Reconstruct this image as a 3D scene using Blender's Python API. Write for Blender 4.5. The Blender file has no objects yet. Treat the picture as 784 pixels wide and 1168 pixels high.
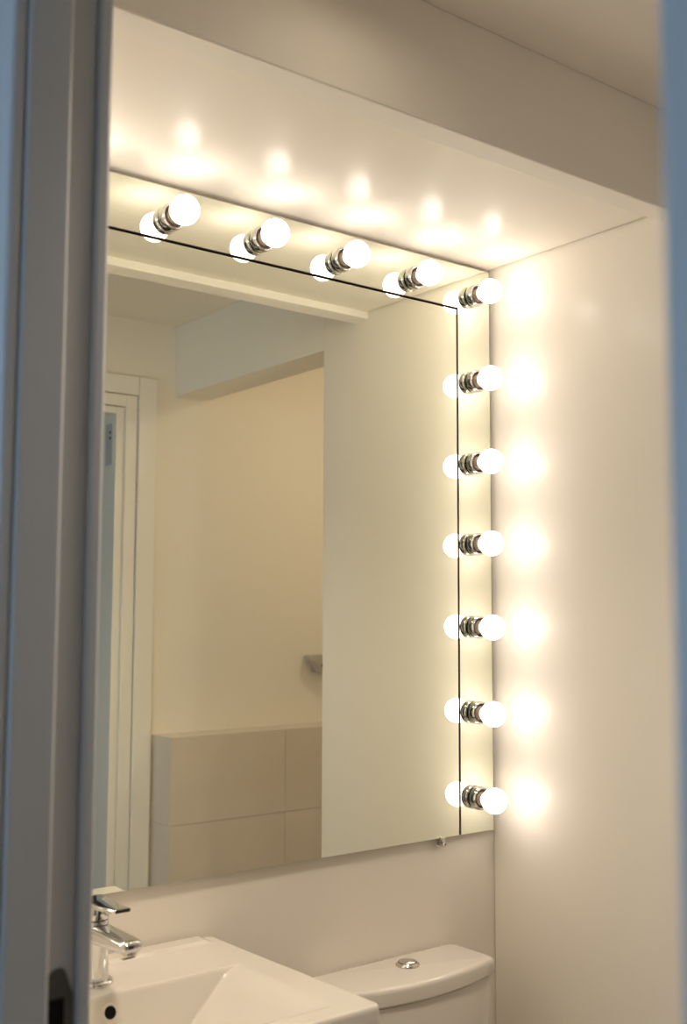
import bpy, bmesh, math, random
from mathutils import Vector, Matrix
random.seed(7)
PI = math.pi
S = bpy.context.scene
C = S.collection

# ------------------------------------------------------------------ materials
def mat(name, base, rough=.5, metal=0, spec=.5, coat=0, coat_r=.1, bump=None, emit=None):
    m = bpy.data.materials.new(name); m.use_nodes = True
    nt = m.node_tree; b = nt.nodes['Principled BSDF']
    b.inputs['Base Color'].default_value = (*base, 1)
    b.inputs['Roughness'].default_value = rough
    b.inputs['Metallic'].default_value = metal
    b.inputs['Specular IOR Level'].default_value = spec
    b.inputs['Coat Weight'].default_value = coat
    b.inputs['Coat Roughness'].default_value = coat_r
    if emit:
        b.inputs['Emission Color'].default_value = (*emit[0], 1)
        b.inputs['Emission Strength'].default_value = emit[1]
    if bump:
        scale, strength, dist, det = bump
        tc = nt.nodes.new('ShaderNodeTexCoord'); mp = nt.nodes.new('ShaderNodeMapping')
        mp.inputs['Scale'].default_value = scale
        n = nt.nodes.new('ShaderNodeTexNoise'); n.inputs['Scale'].default_value = 1
        n.inputs['Detail'].default_value = det
        bp = nt.nodes.new('ShaderNodeBump'); bp.inputs['Strength'].default_value = strength
        bp.inputs['Distance'].default_value = dist
        nt.links.new(tc.outputs['Object'], mp.inputs['Vector'])
        nt.links.new(mp.outputs['Vector'], n.inputs['Vector'])
        nt.links.new(n.outputs['Fac'], bp.inputs['Height'])
        nt.links.new(bp.outputs['Normal'], b.inputs['Normal'])
    return m

PAINT = (.88, .82, .725)
M = {
 'wall':   mat('wall_paint', PAINT, .55, spec=.2, coat=.25, coat_r=.16, bump=((60, 60, 60), .10, .002, 4)),
 'matt':   mat('matt_wall_paint', PAINT, .7, spec=.25, bump=((70, 70, 70), .12, .002, 3)),
 'soffit': mat('gloss_soffit_paint', PAINT, .55, spec=.2, coat=.16, coat_r=.16, bump=((14, 3, 14), .12, .004, 3)),
 'trim':   mat('white_gloss_trim_paint', (.88, .84, .77), .34, spec=.5, bump=((30, 30, 4), .06, .002, 3)),
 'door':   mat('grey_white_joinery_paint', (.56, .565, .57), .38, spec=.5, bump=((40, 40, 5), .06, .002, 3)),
 'ceram':  mat('white_ceramic_glaze', (.76, .71, .63), .14, spec=.5, coat=.3, coat_r=.05),
 'chrome': mat('polished_chrome', (.68, .68, .67), .07, metal=1),
 'nickel': mat('polished_nickel', (.74, .70, .65), .16, metal=1),
 'satin':  mat('satin_steel', (.50, .48, .45), .35, metal=1),
 'brass':  mat('brown_brass_screw_cap', (.27, .20, .145), .4, metal=.8),
 'black':  mat('dark_void', (.012, .011, .010), .8, spec=.1),
 'gap':    mat('dark_mirror_edge', (.035, .028, .022), .6, spec=.2),
 'glassedge': mat('cut_mirror_edge', (.10, .085, .065), .4),
 'mirror': mat('silvered_mirror_glass', (.905, .925, .815), .0, metal=1),
 'bulb':   mat('opal_bulb_glass', (.9, .9, .88), .3, emit=((1, .91, .82), 16)),
 'floor':  mat('floor_tile', (.72, .67, .60), .4),
 'hall':   mat('hall_wall_paint', (.70, .71, .72), .6),
 'plate':  mat('brushed_strike_plate', (.10, .095, .085), .45, metal=.4),
 'grey':   mat('grey_metal_bracket', (.52, .49, .44), .4, metal=.3),
}

def tile_mat():
    m = mat('beige_stone_tile', (.56, .49, .41), .38)
    nt = m.node_tree; b = nt.nodes['Principled BSDF']
    tc = nt.nodes.new('ShaderNodeTexCoord')
    mp = nt.nodes.new('ShaderNodeMapping'); mp.inputs['Rotation'].default_value = (PI/2, 0, 0)
    n = nt.nodes.new('ShaderNodeTexNoise'); n.inputs['Scale'].default_value = 6; n.inputs['Detail'].default_value = 5
    r = nt.nodes.new('ShaderNodeValToRGB')
    r.color_ramp.elements[0].color = (.66, .585, .50, 1); r.color_ramp.elements[0].position = .3
    r.color_ramp.elements[1].color = (.71, .635, .55, 1); r.color_ramp.elements[1].position = .7
    nt.links.new(tc.outputs['Object'], n.inputs['Vector']); nt.links.new(n.outputs['Fac'], r.inputs['Fac'])
    nt.links.new(r.outputs['Color'], b.inputs['Base Color'])
    return m
M['tile'] = tile_mat()
M['grout'] = mat('tile_grout', (.52, .45, .37), .8)

# bulb glow shaped brighter at the tip, so the wall beside clips less
nt = M['bulb'].node_tree; b = nt.nodes['Principled BSDF']
tc = nt.nodes.new('ShaderNodeTexCoord'); sx = nt.nodes.new('ShaderNodeSeparateXYZ'); mr_ = nt.nodes.new('ShaderNodeMapRange')
mr_.interpolation_type = 'SMOOTHSTEP'
mr_.inputs['From Min'].default_value = -.047; mr_.inputs['From Max'].default_value = -.0735
mr_.inputs['To Min'].default_value = 2.8; mr_.inputs['To Max'].default_value = 13.5
nt.links.new(tc.outputs['Object'], sx.inputs[0]); nt.links.new(sx.outputs['Y'], mr_.inputs['Value'])
nt.links.new(mr_.outputs['Result'], b.inputs['Emission Strength'])

# ------------------------------------------------------------------ mesh helpers
def obj(name, bm, m, parent=None, loc=None, smooth=35, bevel=0, segs=2):
    bmesh.ops.recalc_face_normals(bm, faces=bm.faces)
    me = bpy.data.meshes.new(name)
    if smooth:
        for f in bm.faces: f.smooth = True
    bm.to_mesh(me); bm.free()
    if smooth: me.set_sharp_from_angle(angle=math.radians(smooth))
    for x in (m if isinstance(m, (list, tuple)) else [m]): me.materials.append(x)
    o = bpy.data.objects.new(name, me); C.objects.link(o)
    if parent: o.parent = parent
    if loc: o.location = loc
    if bevel:
        bv = o.modifiers.new('bevel', 'BEVEL'); bv.width = bevel; bv.segments = segs
        bv.limit_method = 'ANGLE'; bv.angle_limit = math.radians(40)
        bv.harden_normals = False
    return o

def box(bm, x0, x1, y0, y1, z0, z1, mi=0):
    v = [bm.verts.new((x, y, z)) for x in (x0, x1) for y in (y0, y1) for z in (z0, z1)]
    for q in ((0,1,3,2),(4,6,7,5),(0,4,5,1),(2,3,7,6),(0,2,6,4),(1,5,7,3)):
        bm.faces.new([v[i] for i in q]).material_index = mi
    return bm

def boxes(*bs):
    bm = bmesh.new()
    for b in bs: box(bm, *b)
    return bm

def prism(bm, pts, axis, a0, a1, mi=0):
    """polygon pts (u,v) extruded along axis 0/1/2; (u,v) are the other two axes in order"""
    def put(u, v, a):
        return {0: (a, u, v), 1: (u, a, v), 2: (u, v, a)}[axis]
    A = [bm.verts.new(put(u, v, a0)) for u, v in pts]
    B = [bm.verts.new(put(u, v, a1)) for u, v in pts]
    n = len(pts)
    for i in range(n):
        bm.faces.new((A[i], A[(i+1) % n], B[(i+1) % n], B[i])).material_index = mi
    bm.faces.new(A[::-1]).material_index = mi; bm.faces.new(B).material_index = mi
    return bm

def lathe(bm, prof, seg=40, mtx=None, mi=0):
    """profile (r,h) about +z, then mtx"""
    rings = []
    for r, h in prof:
        if r < 1e-6: rings.append([bm.verts.new((0, 0, h))])
        else: rings.append([bm.verts.new((r*math.cos(2*PI*i/seg), r*math.sin(2*PI*i/seg), h)) for i in range(seg)])
    for a, b in zip(rings, rings[1:]):
        for i in range(seg):
            j = (i+1) % seg
            if len(a) == 1 and len(b) == 1: continue
            if len(a) == 1: f = bm.faces.new((a[0], b[i], b[j]))
            elif len(b) == 1: f = bm.faces.new((a[i], a[j], b[0]))
            else: f = bm.faces.new((a[i], a[j], b[j], b[i]))
            f.material_index = mi
    if mtx is not None:
        vs = [v for r in rings for v in r]
        bmesh.ops.transform(bm, matrix=mtx, verts=vs)
    return bm

def loft(bm, rings, cap=True):
    V = [[bm.verts.new(p) for p in r] for r in rings]
    n = len(rings[0])
    for a, b in zip(V, V[1:]):
        for i in range(n):
            j = (i+1) % n
            bm.faces.new((a[i], a[j], b[j], b[i]))
    if cap:
        bm.faces.new(V[0][::-1]); bm.faces.new(V[-1])
    return bm

def rrect(w, h, r, k=5):
    out = []
    for cx, cy, a0 in ((w/2-r, h/2-r, 0), (-w/2+r, h/2-r, PI/2), (-w/2+r, -h/2+r, PI), (w/2-r, -h/2+r, 1.5*PI)):
        for i in range(k+1):
            a = a0 + PI/2*i/k
            out.append((cx + r*math.cos(a), cy + r*math.sin(a)))
    return out

def thing(name, label, cat, loc=(0, 0, 0), group=None):
    o = bpy.data.objects.new(name, None); C.objects.link(o)
    o.location = loc; o.empty_display_size = .05
    o['label'] = label; o['category'] = cat
    if group: o['group'] = group
    return o

def struct(name, bm, m, label=None, cat=None, parent=None, bevel=0, **k):
    o = obj(name, bm, m, parent, bevel=bevel, smooth=k.get('smooth', 35))
    if not parent: o['kind'] = 'structure'
    if label: o['label'] = label
    if cat: o['category'] = cat
    return o

def struct_root(name, label, cat):
    o = thing(name, label, cat); o['kind'] = 'structure'; return o

# ------------------------------------------------------------------ key dimensions (metres)
WY = .012           # face of the wall that carries the mirror; mirror front face is y = 0
ZC = 2.25           # ceiling
ZS = 2.095          # underside of boxed soffit over the mirror
XL = -1.14          # room face of left wall
XH = -1.212         # hall face of left wall
YB = -1.324         # room face of back wall
YE = -.579          # end of the right wall
XR = .95            # alcove side wall
HX, HY = -2.7, -2.5 # hall extents

# ------------------------------------------------------------------ room shell
struct('floor', boxes((-1.176, XR+.1, YB-.05, .13, -.1, 0)), M['floor'], 'floor of the small bathroom', 'floor')
struct('floor_hall', boxes((HX-.1, -1.176, HY-.1, .13, -.1, 0), (-1.176, XR+.1, HY-.1, YB-.05, -.1, 0)), mat('dark_wood_floor', (.16, .11, .075), .4), 'dark floor of the hall', 'floor')
struct('ceiling', boxes((-1.176, XR+.1, YB-.05, .13, ZC, ZC+.1)), M['matt'], 'cream ceiling above the boxed soffit', 'ceiling')
struct('ceiling_hall', boxes((HX-.1, -1.176, HY-.1, .13, ZC, ZC+.1), (-1.176, XR+.1, HY-.1, YB-.05, ZC, ZC+.1)), mat('hall_ceiling_paint', (.45, .45, .45), .7), 'hall ceiling', 'ceiling')
struct('wall_front', boxes((HX, -.112, WY, .13, 0, ZC), (-.111, XR+.1, WY+.0012, .13, 0, ZC), (-.112, -.111, WY+.003, .13, 0, ZC)),
       M['wall'], 'cream wall behind the bulb mirror and toilet cistern', 'wall', smooth=0)
struct('wall_right', boxes((0, .11, YE, WY, 0, ZC)), M['wall'], 'cream glossy wall right of the bulb mirror', 'wall', bevel=.002)
struct('wall_beam', boxes((0, .11, YB, YE, 2.038, ZC)), M['matt'], 'boxed beam across the alcove seen in the mirror', 'beam', bevel=.002)
struct('wall_alcove', boxes((XR, XR+.1, YB-.1, WY, 0, ZC)), M['matt'], 'side wall of the alcove', 'wall')
# soffit with a trim board along its front edge
bm = prism(bmesh.new(), [(-.4045, ZS), (WY, ZS), (WY, ZC), (-.4045, ZC)], 0, XL, -.0045)
struct('ceiling_soffit', bm, M['soffit'], 'glossy cream boxed soffit above the bulb mirror', 'soffit', smooth=0)
bm = prism(bmesh.new(), [(-.452, 2.0765), (-.4045, 2.0785), (-.4045, ZC), (-.452, ZC)], 0, XL, 0)
struct('trim_1', bm, mat('pale_edge_paint', (.90, .855, .785), .6, spec=.25), 'pale painted front edge of the soffit', 'trim', bevel=.002, smooth=25)

# back wall with an open doorway: opening x -.90 .. -.19
OX0, OX1, OZ = -.92, -.165, 1.99
struct('wall_back', boxes((XH, OX0, YB-.1, YB, 0, ZC), (OX1, XR+.1, YB-.1, YB, 0, ZC), (OX0, OX1, YB-.1, YB, OZ, ZC)),
       M['matt'], 'cream wall opposite the mirror, seen in it', 'wall', smooth=0)
# left wall with the open doorway the room is seen through: opening y -1.291 .. -.57
LY0, LY1, LZ = YB, -.572, 2.10
struct('wall_left', boxes((XH, XL, LY1, WY, 0, ZC), (XH, XL, YB, LY1, LZ, ZC)), M['matt'], 'wall with the doorway beside the washbasin', 'wall', smooth=0)

# tiled half-height ledge in front of the back wall, in the alcove
LX, LYF, LT = -.056, -1.213, 1.048
bm = bmesh.new()
T = .0011
box(bm, LX+.004, XR, YB, LYF-.004, 0, LT-.004, 1)                          # grout core
zs_ = [(0, .2035), (.2035, .805), (.805, LT-.0)]
for z0, z1 in zs_:
    for x0, x1 in ((LX, .333), (.333, XR)):
        box(bm, x0+(T/2 if x0 > LX else 0), x1-T/2, LYF-.008, LYF, z0+T/2, z1-(T/2 if z1 < LT else 0), 0)
    box(bm, LX, LX+.008, YB, LYF-.008, z0+T/2, z1-(T/2 if z1 < LT else 0), 0)
box(bm, LX+.008, XR, YB, LYF-.008, LT-.006, LT, 0)
struct('wall_ledge', bm, [M['tile'], M['grout']], 'beige tiled half-height ledge seen in the mirror', 'ledge', smooth=0)

# ---- door frame in the back wall (seen in the mirror)
d2 = struct_root('door_2', 'cream door frame of the open doorway seen in the mirror', 'door frame')
ax0, ax1 = -.124, -.068          # side architrave
st = lambda n, bm, m=M['trim'], b=.0015: struct(n, bm, m, parent=d2, bevel=b)
st('architrave', boxes((ax0, ax1, YB, YB+.016, 0, 2.079)))
st('head_architrave', boxes((-1.02, ax0-.0015, YB, YB+.0155, 2.024, 2.078)))
st('architrave', boxes((-1.02, -.964, YB, YB+.016, 0, 2.022)))
st('door_lining', boxes((-.163, ax0-.003, YB-.1, YB+.009, 0, 2.021), (-.964, -.925, YB-.1, YB+.009, 0, 2.021), (-.925, -.163, YB-.1, YB+.009, 1.988, 2.021)))
st('door_stop', boxes((-.190, -.166, YB-.10, YB+.002, 0, 1.986), (-.922, -.900, YB-.10, YB+.002, 0, 1.986), (-.900, -.190, YB-.10, YB+.002, 1.966, 1.986)))
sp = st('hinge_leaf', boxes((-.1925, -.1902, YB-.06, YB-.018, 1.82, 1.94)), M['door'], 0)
bm = bmesh.new()
for z in (1.915, 1.898):
    lathe(bm, [(0, 0), (.0042, 0), (.0042, .0012), (0, .0012)], 16, Matrix.Translation((-.1925, YB-.030, z)) @ Matrix.Rotation(-PI/2, 4, 'Y'))
struct('hinge_screw', bm, M['black'], parent=sp)

# ---- door frame in the left wall (in the foreground, left and right edges of the picture)
d1 = struct_root('door_1', 'white door frame out of focus in the foreground', 'door frame')
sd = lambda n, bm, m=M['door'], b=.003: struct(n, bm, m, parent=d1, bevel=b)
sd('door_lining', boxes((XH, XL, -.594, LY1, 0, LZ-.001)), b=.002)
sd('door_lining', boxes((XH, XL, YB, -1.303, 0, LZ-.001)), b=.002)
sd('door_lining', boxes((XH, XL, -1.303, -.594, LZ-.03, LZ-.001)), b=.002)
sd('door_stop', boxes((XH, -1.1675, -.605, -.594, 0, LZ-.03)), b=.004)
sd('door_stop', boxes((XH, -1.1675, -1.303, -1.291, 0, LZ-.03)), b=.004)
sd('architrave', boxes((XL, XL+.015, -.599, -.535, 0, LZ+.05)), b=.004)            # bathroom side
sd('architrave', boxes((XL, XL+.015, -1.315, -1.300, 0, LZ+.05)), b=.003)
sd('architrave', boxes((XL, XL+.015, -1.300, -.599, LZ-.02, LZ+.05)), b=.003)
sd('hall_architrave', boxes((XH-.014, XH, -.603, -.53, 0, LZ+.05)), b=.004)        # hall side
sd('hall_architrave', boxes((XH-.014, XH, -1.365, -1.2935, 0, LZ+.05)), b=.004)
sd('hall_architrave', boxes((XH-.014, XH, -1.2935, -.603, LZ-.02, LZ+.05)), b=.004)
# strike plate let into the rebate of the left jamb
bm = bmesh.new()
pl = [(-1.1665, .955), (-1.1415, .955), (-1.1415, 1.062), (-1.1445, 1.070), (-1.1465, 1.076), (-1.1485, 1.082), (-1.152, 1.086), (-1.158, 1.086), (-1.163, 1.083), (-1.1665, 1.076)]
prism(bm, pl, 1, -.5955, -.5935)
k = sd('strike_plate', bm, M['plate'], .0006)
bm = boxes((-1.1640, -1.1500, -.5962, -.5940, .985, 1.060))
struct('latch_hole', bm, M['black'], parent=k)

# ------------------------------------------------------------------ hall outside the doorways
# (its window lets the daylight in)
WY0, WY1, WZ0, WZ1 = -1.15, -.10, .85, 2.05
struct('wall_hall', boxes((HX-.1, HX, HY, WY0, 0, ZC), (HX-.1, HX, WY1, WY, 0, ZC), (HX-.1, HX, WY0, WY1, 0, WZ0), (HX-.1, HX, WY0, WY1, WZ1, ZC)),
       M['hall'], 'hall wall with the daylight window', 'wall')
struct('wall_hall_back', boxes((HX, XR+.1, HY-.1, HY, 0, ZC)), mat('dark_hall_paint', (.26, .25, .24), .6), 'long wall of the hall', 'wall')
struct('wall_hall_end', boxes((XR, XR+.1, HY, YB-.1, 0, ZC)), M['hall'], 'end wall of the hall', 'wall')
w = struct_root('window_1', 'hall window that lets daylight in', 'window')
yc_ = (WY0+WY1)/2
bm = boxes((HX-.07, HX-.02, WY0, WY0+.05, WZ0, WZ1), (HX-.07, HX-.02, WY1-.05, WY1, WZ0, WZ1),
           (HX-.07, HX-.02, WY0+.05, WY1-.05, WZ0, WZ0+.05), (HX-.07, HX-.02, WY0+.05, WY1-.05, WZ1-.05, WZ1),
           (HX-.07, HX-.02, yc_-.025, yc_+.025, WZ0+.05, WZ1-.05))
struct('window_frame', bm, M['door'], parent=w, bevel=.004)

# ------------------------------------------------------------------ mirror
mr = thing('vanity_mirror', 'large wall mirror edged by a mirrored border with round bulbs', 'mirror', (-.556, 0, .98))
MX0, MX1, MZ0, MZ1 = -1.10, -.0129, .9816, 2.0860
IX0, IX1, IZ1 = -1.011, -.1018, 1.9963
G = .0025
def mp(n, bs, m, b=.0006):
    bm = boxes(*bs); bmesh.ops.translate(bm, verts=bm.verts, vec=(.556, 0, -.98))
    for f_ in bm.faces:
        f_.normal_update()
        if abs(f_.normal.y) < .5: f_.material_index = 1
    return obj(n, bm, [m, M['glassedge']], mr, smooth=0)
mp('mirror_panel', [(IX0+G, IX1-G, 0, .006, MZ0, IZ1-G)], M['mirror'])
bo = [(MX0, MX1, 0, .006, IZ1+G, MZ1), (MX0, IX0-G, 0, .006, MZ0, IZ1+G), (IX1+G, MX1, 0, .006, MZ0, IZ1+G)]
# one continuous U-shaped border
bm = bmesh.new()
prism(bm, [(MX0, MZ0), (IX0-G, MZ0), (IX0-G, IZ1+G), (IX1+G, IZ1+G), (IX1+G, MZ0), (MX1, MZ0), (MX1, MZ1), (MX0, MZ1)], 1, 0, .006)
bmesh.ops.translate(bm, verts=bm.verts, vec=(.556, 0, -.98))
for f_ in bm.faces:
    f_.normal_update()
    if abs(f_.normal.y) < .5: f_.material_index = 1
obj('mirror_border', bm, [M['mirror'], M['glassedge']], mr, smooth=0)
mp('backing_board', [(MX0+.0006, MX1-.0006, .0062, WY-.0003, MZ0+.0008, MZ1-.0006)], M['gap'], 0)

# clips under the mirror
def clip(x, label, cat='mirror clip'):
    t = thing('mirror_clip', label, cat, (x, 0, .978), 'mirror clips')
    bm = bmesh.new()
    prism(bm, [(WY, -.012), (WY, -.001), (-.0025, -.001), (-.0025, .0050), (-.0040, .0050), (-.0040, -.0030), (.0090, -.0030), (.0090, -.012)], 0, -.006, .004)
    obj('clip_plate', bm, M['chrome'], t, bevel=.0008)
    bm = bmesh.new()
    lathe(bm, [(0, 0), (.0052, 0), (.0056, .003), (.0056, .011), (.0045, .0128), (.0025, .0128), (.002, .0105), (0, .0105)], 24,
          Matrix.Translation((.0035, .0085, -.0080)) @ Matrix.Rotation(PI/2, 4, 'X'))
    obj('clip_screw', bm, M['chrome'], t)
    return t
clip(-.147, 'small chrome clip under the mirror near its bottom right corner')
clip(-.912, 'small chrome clip under the mirror behind the tap')

# ------------------------------------------------------------------ bulb lamps
R1 = Matrix.Rotation(PI/2, 4, 'X')      # +z -> -y
def cup():
    bm = bmesh.new()
    lathe(bm, [(0, .0003), (.0178, .0003), (.0178, .0022), (.0208, .0026), (.0220, .0044), (.0223, .0080), (.0222, .0130),
               (.0217, .0172), (.0207, .0196), (.0192, .0205), (.0176, .0197), (.0169, .0172), (.0164, .0100), (.0130, .0070), (0, .0070)], 48, R1)
    return bm
def foot_shade():
    return lathe(bmesh.new(), [(.0179, .0004), (.0195, .0004), (.0195, .0021), (.0179, .0021)], 48, R1)  # recessed foot, blackened to paint in the shadow gap at the mirror
def cap():
    pr = [(.0040, .0072), (.0118, .0072)]
    for i in range(5):
        h = .0085 + i*.0026
        pr += [(.0122, h), (.0131, h+.0013)]
    pr += [(.0122, .0215), (.0120, .0245), (.0105, .0245), (.0040, .0245)]
    return lathe(bmesh.new(), pr, 32, R1)
BC, BR = .0495, .0240
def globe():
    pr = [(0, .0240), (.0118, .0240), (.0119, .0262)]
    a0 = math.asin(.0125/BR)
    for i in range(25):
        a = a0 + (PI-a0)*i/24
        pr.append((BR*math.sin(a) if i < 24 else 0, BC - BR*math.cos(a)))
    return lathe(bmesh.new(), pr, 40, R1)

lamp0 = thing('mirror_lamp', 'x', 'lamp', (0, 0, 0), 'round bulbs around the mirror')
so = obj('socket', cup(), M['chrome'], lamp0, smooth=50)
obj('socket_foot_shade', foot_shade(), M['black'], so)
obj('screw_cap', cap(), M['brass'], lamp0, smooth=50)
obj('bulb', globe(), M['bulb'], lamp0, smooth=80)
top = [(-.7405, 2.0335, 'lit bulb in the top row, leftmost of those seen beside the dark door jamb'),
       (-.567, 2.0340, 'lit bulb in the top row, second one from the left'),
       (-.393, 2.0335, 'lit bulb in the top row, third one from the left'),
       (-.219, 2.0335, 'lit bulb in the top row, last one before the corner bulb'),
       (-.0600, 2.0275, 'lit bulb in the top right corner of the mirror border'),
       (-.0605, 1.8545, 'lit bulb in the right column, first one below the corner bulb'),
       (-.0615, 1.6910, 'lit bulb in the right column, second one below the corner bulb'),
       (-.0620, 1.5320, 'lit bulb in the right column, third one below the corner bulb'),
       (-.0610, 1.3715, 'lit bulb in the right column, third one up from the bottom'),
       (-.0610, 1.2080, 'lit bulb in the right column, second one up from the bottom'),
       (-.0600, 1.0470, 'lowest lit bulb in the right column, just above the mirror clip'),
       ]
HIDDEN = [(-.9135, 2.0335, 'lit bulb in the top row behind the dark door jamb'), (-1.053, 2.0275, 'lit bulb in the top left corner of the mirror border')]
HIDDEN += [(-1.052, z, 'lit bulb in the left column of the mirror border, %s' % w_) for z, w_ in
           ((1.8545, 'first one below the corner'), (1.691, 'second one below the corner'), (1.532, 'third one below the corner'),
            (1.3715, 'third one up from the bottom'), (1.208, 'second one up from the bottom'), (1.047, 'the lowest one'))]
for i, (x, z, lab) in enumerate(top + HIDDEN):
    if i == 0: l = lamp0
    else:
        l = lamp0.copy(); C.objects.link(l)
        for ch in lamp0.children:
            c = ch.copy(); C.objects.link(c); c.parent = l
            for g in ch.children:
                d = g.copy(); C.objects.link(d); d.parent = c
    l.location = (x, 0, z); l['label'] = lab

# ------------------------------------------------------------------ washbasin
RZ = .8885
SX = -.885
wb = thing('washbasin', 'white ceramic rectangular washbasin with a wedge-shaped bowl below the mirror', 'washbasin', (SX, WY, .74))
def sm(t, w):                        # soft onset of a slope
    if t <= 0: return 0.
    return t*t/(2*w) if t < w else t - w/2
def basin_depth(x, y):
    a = 3.2*sm(-.1395 - y, .004)
    b = min(.80*sm(-.672 - x, .045), .80*sm(x + 1.098, .045))
    h = max(0, min(1, .5 + .5*(b-a)/.006))                # soft crease between back wall and side slope
    d = b*(1-h) + a*h - .006*h*(1-h) if min(a, b) > .004 else min(a, b)
    if min(a, b) > .002: d = min(a, b) - (min(a, b)-d)*min(1, (min(a, b)-.002)/.006) if min(a, b) > .004 else min(a, b)
    d = min(d, 1.5*sm(y + .362, .030), .105)
    return max(d, 0)
def edges(y):
    t = (WY-.003 - y)/(WY-.003+.394)
    return -1.132, -.638 + .022*t
bm = bmesh.new()
NX, NY = 300, 260
yb_, yf_ = WY-.003, -.394
grid = []
for j in range(NY+1):
    y = yb_ + (yf_-yb_)*j/NY
    row = []
    x0, x1 = edges(y)
    for i in range(NX+1):
        x = x0 + (x1-x0)*i/NX
        xx = x
        # rounded plan corners
        rc = .014
        yy = y
        dx = max(0, x-(x1-rc)); dxl = max(0, (x0+rc)-x)
        ddx = max(dx, dxl)
        dy = max(0, (yf_+rc)-y) if y < -.2 else max(0, y-(yb_-rc))
        if ddx > 0 and dy > 0:
            m_ = max(ddx, dy); L_ = math.hypot(ddx, dy); k_ = m_/L_
            xx = x + (-(1-k_)*ddx if dx > 0 else (1-k_)*ddx)
            yy = y + ((1-k_)*dy if y < -.2 else -(1-k_)*dy)
        z = RZ - basin_depth(x, y)
        # raised bead along the back
        b = (y + .030)/.008
        up = max(0, min(1, b)); up = up*up*(3-2*up)
        rt = max(0, min(1, (-.655-x)/.012)); rt = rt*rt*(3-2*rt)
        z += .004*up*rt
        # rounded top edge
        e = min(x-x0, x1-x, y-yf_, yb_-y)
        if e < .006: z -= .006*(1-math.sqrt(max(0, 1-(1-e/.006)**2)))
        row.append(bm.verts.new((xx-SX, yy-WY, z-.74)))
    grid.append(row)
for j in range(NY):
    for i in range(NX):
        bm.faces.new((grid[j][i], grid[j+1][i], grid[j+1][i+1], grid[j][i+1]))
# sides and underside
loop = grid[0][:] + [grid[j][NX] for j in range(1, NY+1)] + [grid[NY][i] for i in range(NX-1, -1, -1)] + [grid[j][0] for j in range(NY-1, 0, -1)]
prev = loop
for dz, sc in ((-.045, 1.0), (-.075, .97), (-.115, .80), (-.148, .55)):
    cur = []
    for v in loop:
        cx, cy = 0, -.20
        k = sc
        y = cy + (v.co.y-cy)*k
        if v.co.y > -.03: y = v.co.y            # back stays on the wall
        cur.append(bm.verts.new((v.co.x*k, y, RZ-.74-.006+dz+.006)))
    for i in range(len(loop)):
        j = (i+1) % len(loop)
        bm.faces.new((prev[i], prev[j], cur[j], cur[i]))
    prev = cur
bm.faces.new(prev)
obj('basin', bm, M['ceram'], wb, smooth=50)
rings = []
for z, rx, ry in ((0, .095, .085), (.03, .085, .078), (.30, .070, .065), (.60, .085, .075), (.755, .12, .10)):
    rings.append([(rx*math.cos(2*PI*i/36), -.15 + ry*math.sin(2*PI*i/36), z-.74) for i in range(36)])
obj('pedestal', loft(bmesh.new(), rings), M['ceram'], wb, smooth=50)
# overflow hole on the back slope of the bowl
nrm = Vector((0, -3.2, 1)).normalized()
rot = nrm.to_track_quat('Z', 'Y').to_matrix().to_4x4()
yo = -.1485; zo = RZ - 3.2*(-.1395-yo-.002)
P = Matrix.Translation((-.887-SX, yo-WY, zo-.74)) @ rot
bm = lathe(bmesh.new(), [(.0085, -.004), (.0085, .0006), (.0100, .0012), (.0118, .0002), (.0118, -.004)], 32, P)
ov = obj('overflow_ring', bm, M['ceram'], wb)
obj('overflow_hole', lathe(bmesh.new(), [(0, .0004), (.0084, .0004), (.0084, -.003), (0, -.003)], 32, P), M['black'], ov)
bm = lathe(bmesh.new(), [(0, 0), (.028, 0), (.030, .002), (.024, .004), (.018, .0035), (0, .007)], 32, Matrix.Translation((0, -.24-WY, RZ-.105-.74)))
obj('drain', bm, M['chrome'], wb)

# ------------------------------------------------------------------ tap
FY = -.090
tp = thing('basin_tap', 'chrome single-lever mixer tap standing on the washbasin', 'tap', (SX, FY, RZ))
obj('base_flange', lathe(bmesh.new(), [(0, -.002), (.0262, -.002), (.0272, .001), (.0268, .0042), (.0245, .0062), (.0218, .0068), (0, .0068)], 48), M['chrome'], tp, smooth=60)
obj('body', lathe(bmesh.new(), [(0, .0055), (.0206, .0055), (.0208, .010), (.0200, .040), (.0196, .070), (.0194, .0845), (.0186, .0858), (0, .0858)], 48), M['chrome'], tp, smooth=50)
obj('collar_gap', lathe(bmesh.new(), [(0, .0855), (.0180, .0855), (.0180, .0878), (0, .0878)], 48), M['black'], tp)
obj('cartridge_housing', lathe(bmesh.new(), [(0, .0875), (.0188, .0875), (.0194, .0892), (.0194, .103), (.0188, .105), (0, .105)], 48), M['chrome'], tp, smooth=50)
# spout
rings = []
for t, y, z, w_, h_ in ((0, -.004, .0705, .036, .026), (.1, -.020, .0705, .036, .026), (.5, -.06, .0722, .034, .022), (.9, -.104, .0742, .032, .018), (1, -.110, .0744, .0312, .0168), (1, -.1145, .0745, .028, .0140), (1, -.1175, .0745, .022, .0095), (1, -.1187, .0745, .013, .0045)):
    rings.append([(px, y, z+pz) for px, pz in rrect(w_, h_, min(w_, h_)*.42)])
so_ = obj('spout', loft(bmesh.new(), rings), M['chrome'], tp, smooth=75)
AM = Matrix.Translation((0, -.100, .072)) @ Matrix.Rotation(math.radians(-24), 4, 'X') @ Matrix.Translation((0, 0, -.0735))
obj('aerator', lathe(bmesh.new(), [(0, .0595), (.0085, .0595), (.0105, .0600), (.0112, .0612), (.0112, .072), (0, .072)], 32, AM), M['nickel'], so_, smooth=50)
obj('aerator_mesh', lathe(bmesh.new(), [(0, .0590), (.0083, .0590), (.0083, .0598), (0, .0598)], 32, AM), M['black'], so_)
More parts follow.
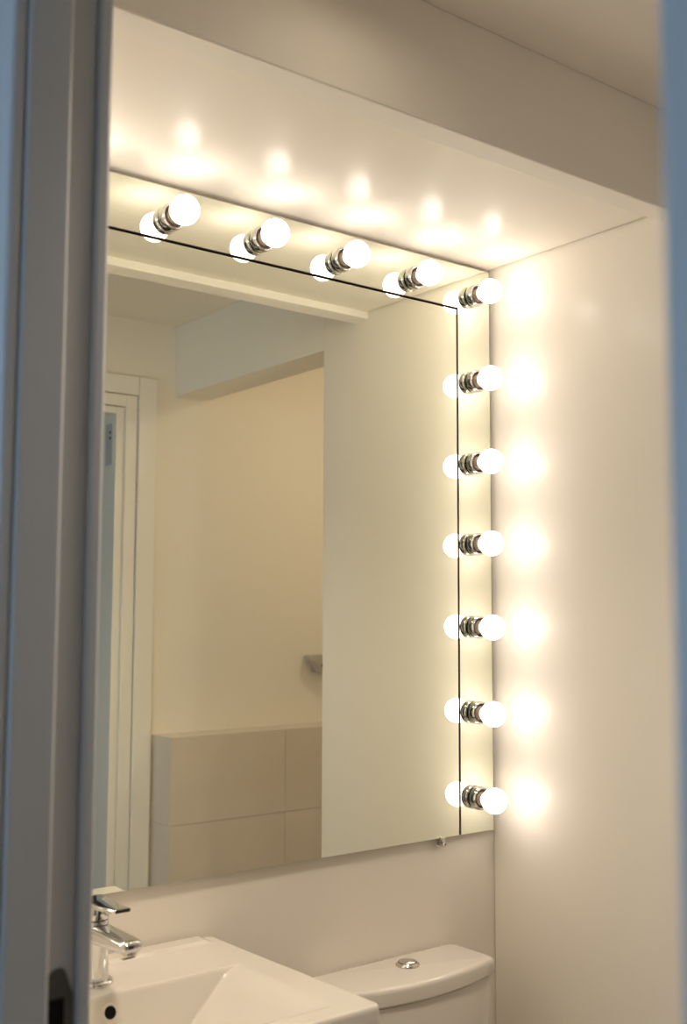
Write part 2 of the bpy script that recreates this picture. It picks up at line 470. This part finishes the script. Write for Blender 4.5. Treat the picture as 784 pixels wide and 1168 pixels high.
# lever
rings = []
for y, z, w_, h_ in ((.020, .1080, .026, .005), (.016, .1095, .036, .009), (-.010, .1102, .037, .009), (-.045, .1110, .030, .007), (-.083, .1145, .025, .0058), (-.0855, .1147, .022, .0042)):
    rings.append([(px, y, z+pz) for px, pz in rrect(w_, h_, h_*.4)])
obj('lever', loft(bmesh.new(), rings), M['chrome'], tp, smooth=50)

# ------------------------------------------------------------------ toilet
TX = -.285
tl = thing('toilet', 'white close-coupled toilet cistern with chrome push button right of the washbasin', 'toilet', (TX, WY, 0))
def lid_outline(hw, back, yend, bow, n=26, r=.018):
    pts = []
    # right back corner, chamfered/rounded
    for a in range(6):
        t = PI/2*(1-a/5); pts.append((hw-.004-.014+.014*math.cos(t), back-.014+.014*math.sin(t)))
    pts.append((hw-.0015, back-.05))
    # front right corner
    front = lambda x: yend - bow*(1-(x/hw)**2)
    cx, cy = hw-r, yend + r*.55
    for a in range(8):
        t = -a/7*PI*.42; pts.append((cx+r*math.cos(t), cy+r*math.sin(t)*1.0))
    xs = hw-r-.004
    for i in range(n+1):
        x = xs - 2*xs*i/n; pts.append((x, front(x)))
    for a in range(8):
        t = -PI + (7-a)/7*PI*.42; pts.append((-cx+r*math.cos(t), cy+r*math.sin(t)))
    pts.append((-hw+.0015, back-.05))
    for a in range(6):
        t = PI - PI/2*a/5; pts.append((-(hw-.004-.014)+.014*math.cos(t), back-.014+.014*math.sin(t)))
    return pts
def scaled(pts, d, z):
    cx, cy = 0, sum(p[1] for p in pts)/len(pts)
    ys = [p[1] for p in pts]; xs = [p[0] for p in pts]
    kx = 1 - d/max(xs); hy = (max(ys)-min(ys))/2; my = (max(ys)+min(ys))/2; ky = 1 - d/hy
    return [(x*kx, my+(y-my)*ky, z) for x, y in pts]
LO = lid_outline(.170, -.004, -.114, .030)
LZt = .788
bm = loft(bmesh.new(), [scaled(LO, .004, LZt-.030), scaled(LO, .0, LZt-.026), scaled(LO, .0, LZt-.008), scaled(LO, .0016, LZt-.0035), scaled(LO, .005, LZt-.0008), scaled(LO, .011, LZt)])
obj('cistern_lid', bm, M['ceram'], tl, smooth=40)
bm = loft(bmesh.new(), [scaled(LO, .022, .405), scaled(LO, .018, .42), scaled(LO, .010, .60), scaled(LO, .006, .752), scaled(LO, .008, LZt-.0325)])
obj('cistern', bm, M['ceram'], tl, smooth=40)
bm = loft(bmesh.new(), [scaled(LO, .012, LZt-.034), scaled(LO, .012, LZt-.0295)])
obj('lid_gap', bm, M['gap'], tl, smooth=0)
bt = obj('flush_button', lathe(bmesh.new(), [(0, -.002), (.0205, -.002), (.0212, .001), (.0205, .0035), (.0185, .005), (.0178, .0046), (.0172, .0056), (.0135, .0088), (.007, .0105), (0, .0110)], 40,
     Matrix.Translation((.009, -.049-WY, LZt))), M['nickel'], tl, smooth=60)
obj('button_gap', lathe(bmesh.new(), [(.0166, .0040), (.0166, .0066), (.0158, .0072), (.0158, .0040)], 40, Matrix.Translation((.009, -.049-WY, LZt))), M['gap'], bt, smooth=0)
# pan and seat (below the picture)
def oval(cx, cy, rx, ry, z, n=36, sq=.0):
    out = []
    for i in range(n):
        a = 2*PI*i/n; c, s = math.cos(a), math.sin(a)
        out.append((cx+rx*c, cy + ry*s*(1.0 if s < 0 else .82), z))
    return out
py = -.34
bm = loft(bmesh.new(), [oval(0, py+.03, .105, .20, 0), oval(0, py+.03, .10, .19, .08), oval(0, py+.02, .115, .20, .22), oval(0, py, .165, .235, .34), oval(0, py, .178, .248, .385),
                        oval(0, py, .176, .246, .40), oval(0, py, .13, .19, .40), oval(0, py, .12, .17, .36), oval(0, py+.02, .07, .09, .22)])
obj('pan', bm, M['ceram'], tl, smooth=50)
obj('cistern_shelf', boxes((-.10, .10, -.17, -.012, .20, .404)), M['ceram'], tl, bevel=.015)
bm = loft(bmesh.new(), [oval(0, py, .178, .246, .402), oval(0, py, .182, .25, .408), oval(0, py, .182, .25, .420), oval(0, py, .176, .244, .427), oval(0, py, .10, .14, .431)])
obj('seat_lid', bm, M['ceram'], tl, smooth=50)

# ------------------------------------------------------------------ round opal ceiling lamp over the alcove (out of the picture; it throws the bracket's shadow)
cl = thing('ceiling_lamp', 'round opal ceiling lamp over the alcove', 'lamp', (.55, -.60, ZC))
obj('lamp_base', lathe(bmesh.new(), [(0, 0), (.135, 0), (.135, -.018), (0, -.018)], 48), M['trim'], cl)
obj('lamp_shade', lathe(bmesh.new(), [(.125, -.018), (.125, -.030), (.115, -.050), (.09, -.066), (.05, -.076), (0, -.080)], 48),
    mat('opal_lamp_shade', (.9, .88, .84), .3, emit=((1, .84, .65), 9)), cl, smooth=60)

# ---- unseen ceiling fill spot, added to brighten the lower part of the room
DX, DY = -.76, -.66
dl = thing('added_fill_spot', 'unseen round fill spot added on the ceiling in front of the boxed soffit', 'lamp', (DX, DY, ZC))
obj('housing', lathe(bmesh.new(), [(0, 0), (.112, 0), (.112, -.045), (.104, -.045), (.104, -.012), (0, -.012)], 40), M['trim'], dl)
obj('lens', lathe(bmesh.new(), [(0, -.0125), (.103, -.0125), (.103, -.016), (0, -.016)], 40), M['bulb'], dl).data.materials[0] = \
    mat('fill_spot_lens', (.9, .88, .84), .3, emit=((1, .84, .64), 2))
sl = bpy.data.lights.new('added_fill_beam', 'SPOT'); sl.energy = 20; sl.color = (1, .87, .73)
sl.spot_size = math.radians(112); sl.spot_blend = .9; sl.shadow_soft_size = .10
so2 = bpy.data.objects.new('added_fill_beam', sl); C.objects.link(so2); so2.location = (DX, DY, ZC-.047)

# ------------------------------------------------------------------ chrome bracket in the alcove (seen in the mirror)
br = thing('wall_bracket', 'small grey metal bracket on the alcove wall, seen in the mirror', 'bracket', (.535, YB, 1.235))
pf = [(-.060, .030), (-.066, .026), (-.068, .019), (-.065, .012), (-.058, .010), (-.047, .008), (-.036, -.004), (-.026, -.019), (-.012, -.030), (0, -.034)]
pf = pf + [(-x, z) for x, z in pf[-2::-1]]
bm = prism(bmesh.new(), pf, 1, .012, .050)
obj('bracket_arm', bm, M['grey'], br, bevel=.002)
obj('wall_plate', boxes((-.03, .03, 0, .013, -.028, .028)), M['grey'], br, bevel=.003)
obj('bracket_screw', lathe(bmesh.new(), [(0, 0), (.0065, 0), (.006, .002), (0, .003)], 20, Matrix.Translation((-.018, .050, -.004)) @ Matrix.Rotation(-PI/2, 4, 'X')), M['plate'], br)

# ------------------------------------------------------------------ light from outside: daylight through the hall window
wd = bpy.data.worlds.new('sky'); S.world = wd; wd.use_nodes = True
bg = wd.node_tree.nodes['Background']
bg.inputs['Color'].default_value = (.42, .66, 1.0, 1); bg.inputs['Strength'].default_value = 1.0
al = bpy.data.lights.new('window_daylight', 'AREA'); al.shape = 'RECTANGLE'; al.size = .95; al.size_y = 1.2
al.energy = 3.2; al.color = (.55, .78, 1.0)
ao = bpy.data.objects.new('window_daylight', al); C.objects.link(ao)
ao.location = (HX+.01, yc_, (WZ0+WZ1)/2)
ao.rotation_euler = Vector((1, 0, 0)).to_track_quat('-Z', 'Z').to_euler()

# ------------------------------------------------------------------ camera
cam = bpy.data.cameras.new('camera'); co = bpy.data.objects.new('camera', cam); C.objects.link(co)
PSI, TH, RO = 0.6554410647, 0.0910497548, 0.0033328156
f = Vector((math.sin(PSI)*math.cos(TH), math.cos(PSI)*math.cos(TH), math.sin(TH)))
r = Vector((math.cos(PSI), -math.sin(PSI), 0)); u = r.cross(f)
r2 = math.cos(RO)*r + math.sin(RO)*u; u2 = -math.sin(RO)*r + math.cos(RO)*u
mw = Matrix((r2, u2, -f)).transposed().to_4x4(); mw.translation = Vector((-1.5663, -1.54, 1.40))
co.matrix_world = mw
cam.sensor_fit = 'VERTICAL'; cam.sensor_height = 36; cam.sensor_width = 36*784/1168
cam.lens = 1248.93/1168*36
cam.clip_start = .02
cam.dof.use_dof = True; cam.dof.focus_distance = 2.05; cam.dof.aperture_fstop = 4.5
S.camera = co
S.view_settings.view_transform = 'Standard'; S.view_settings.look = 'None'
S.view_settings.exposure = 0.76; S.view_settings.gamma = 1; S.view_settings.use_curve_mapping = False
S.cycles.use_denoising = True
S.cycles.max_bounces = 12; S.cycles.diffuse_bounces = 6; S.cycles.glossy_bounces = 6
S.cycles.sample_clamp_indirect = 8; S.cycles.caustics_reflective = True
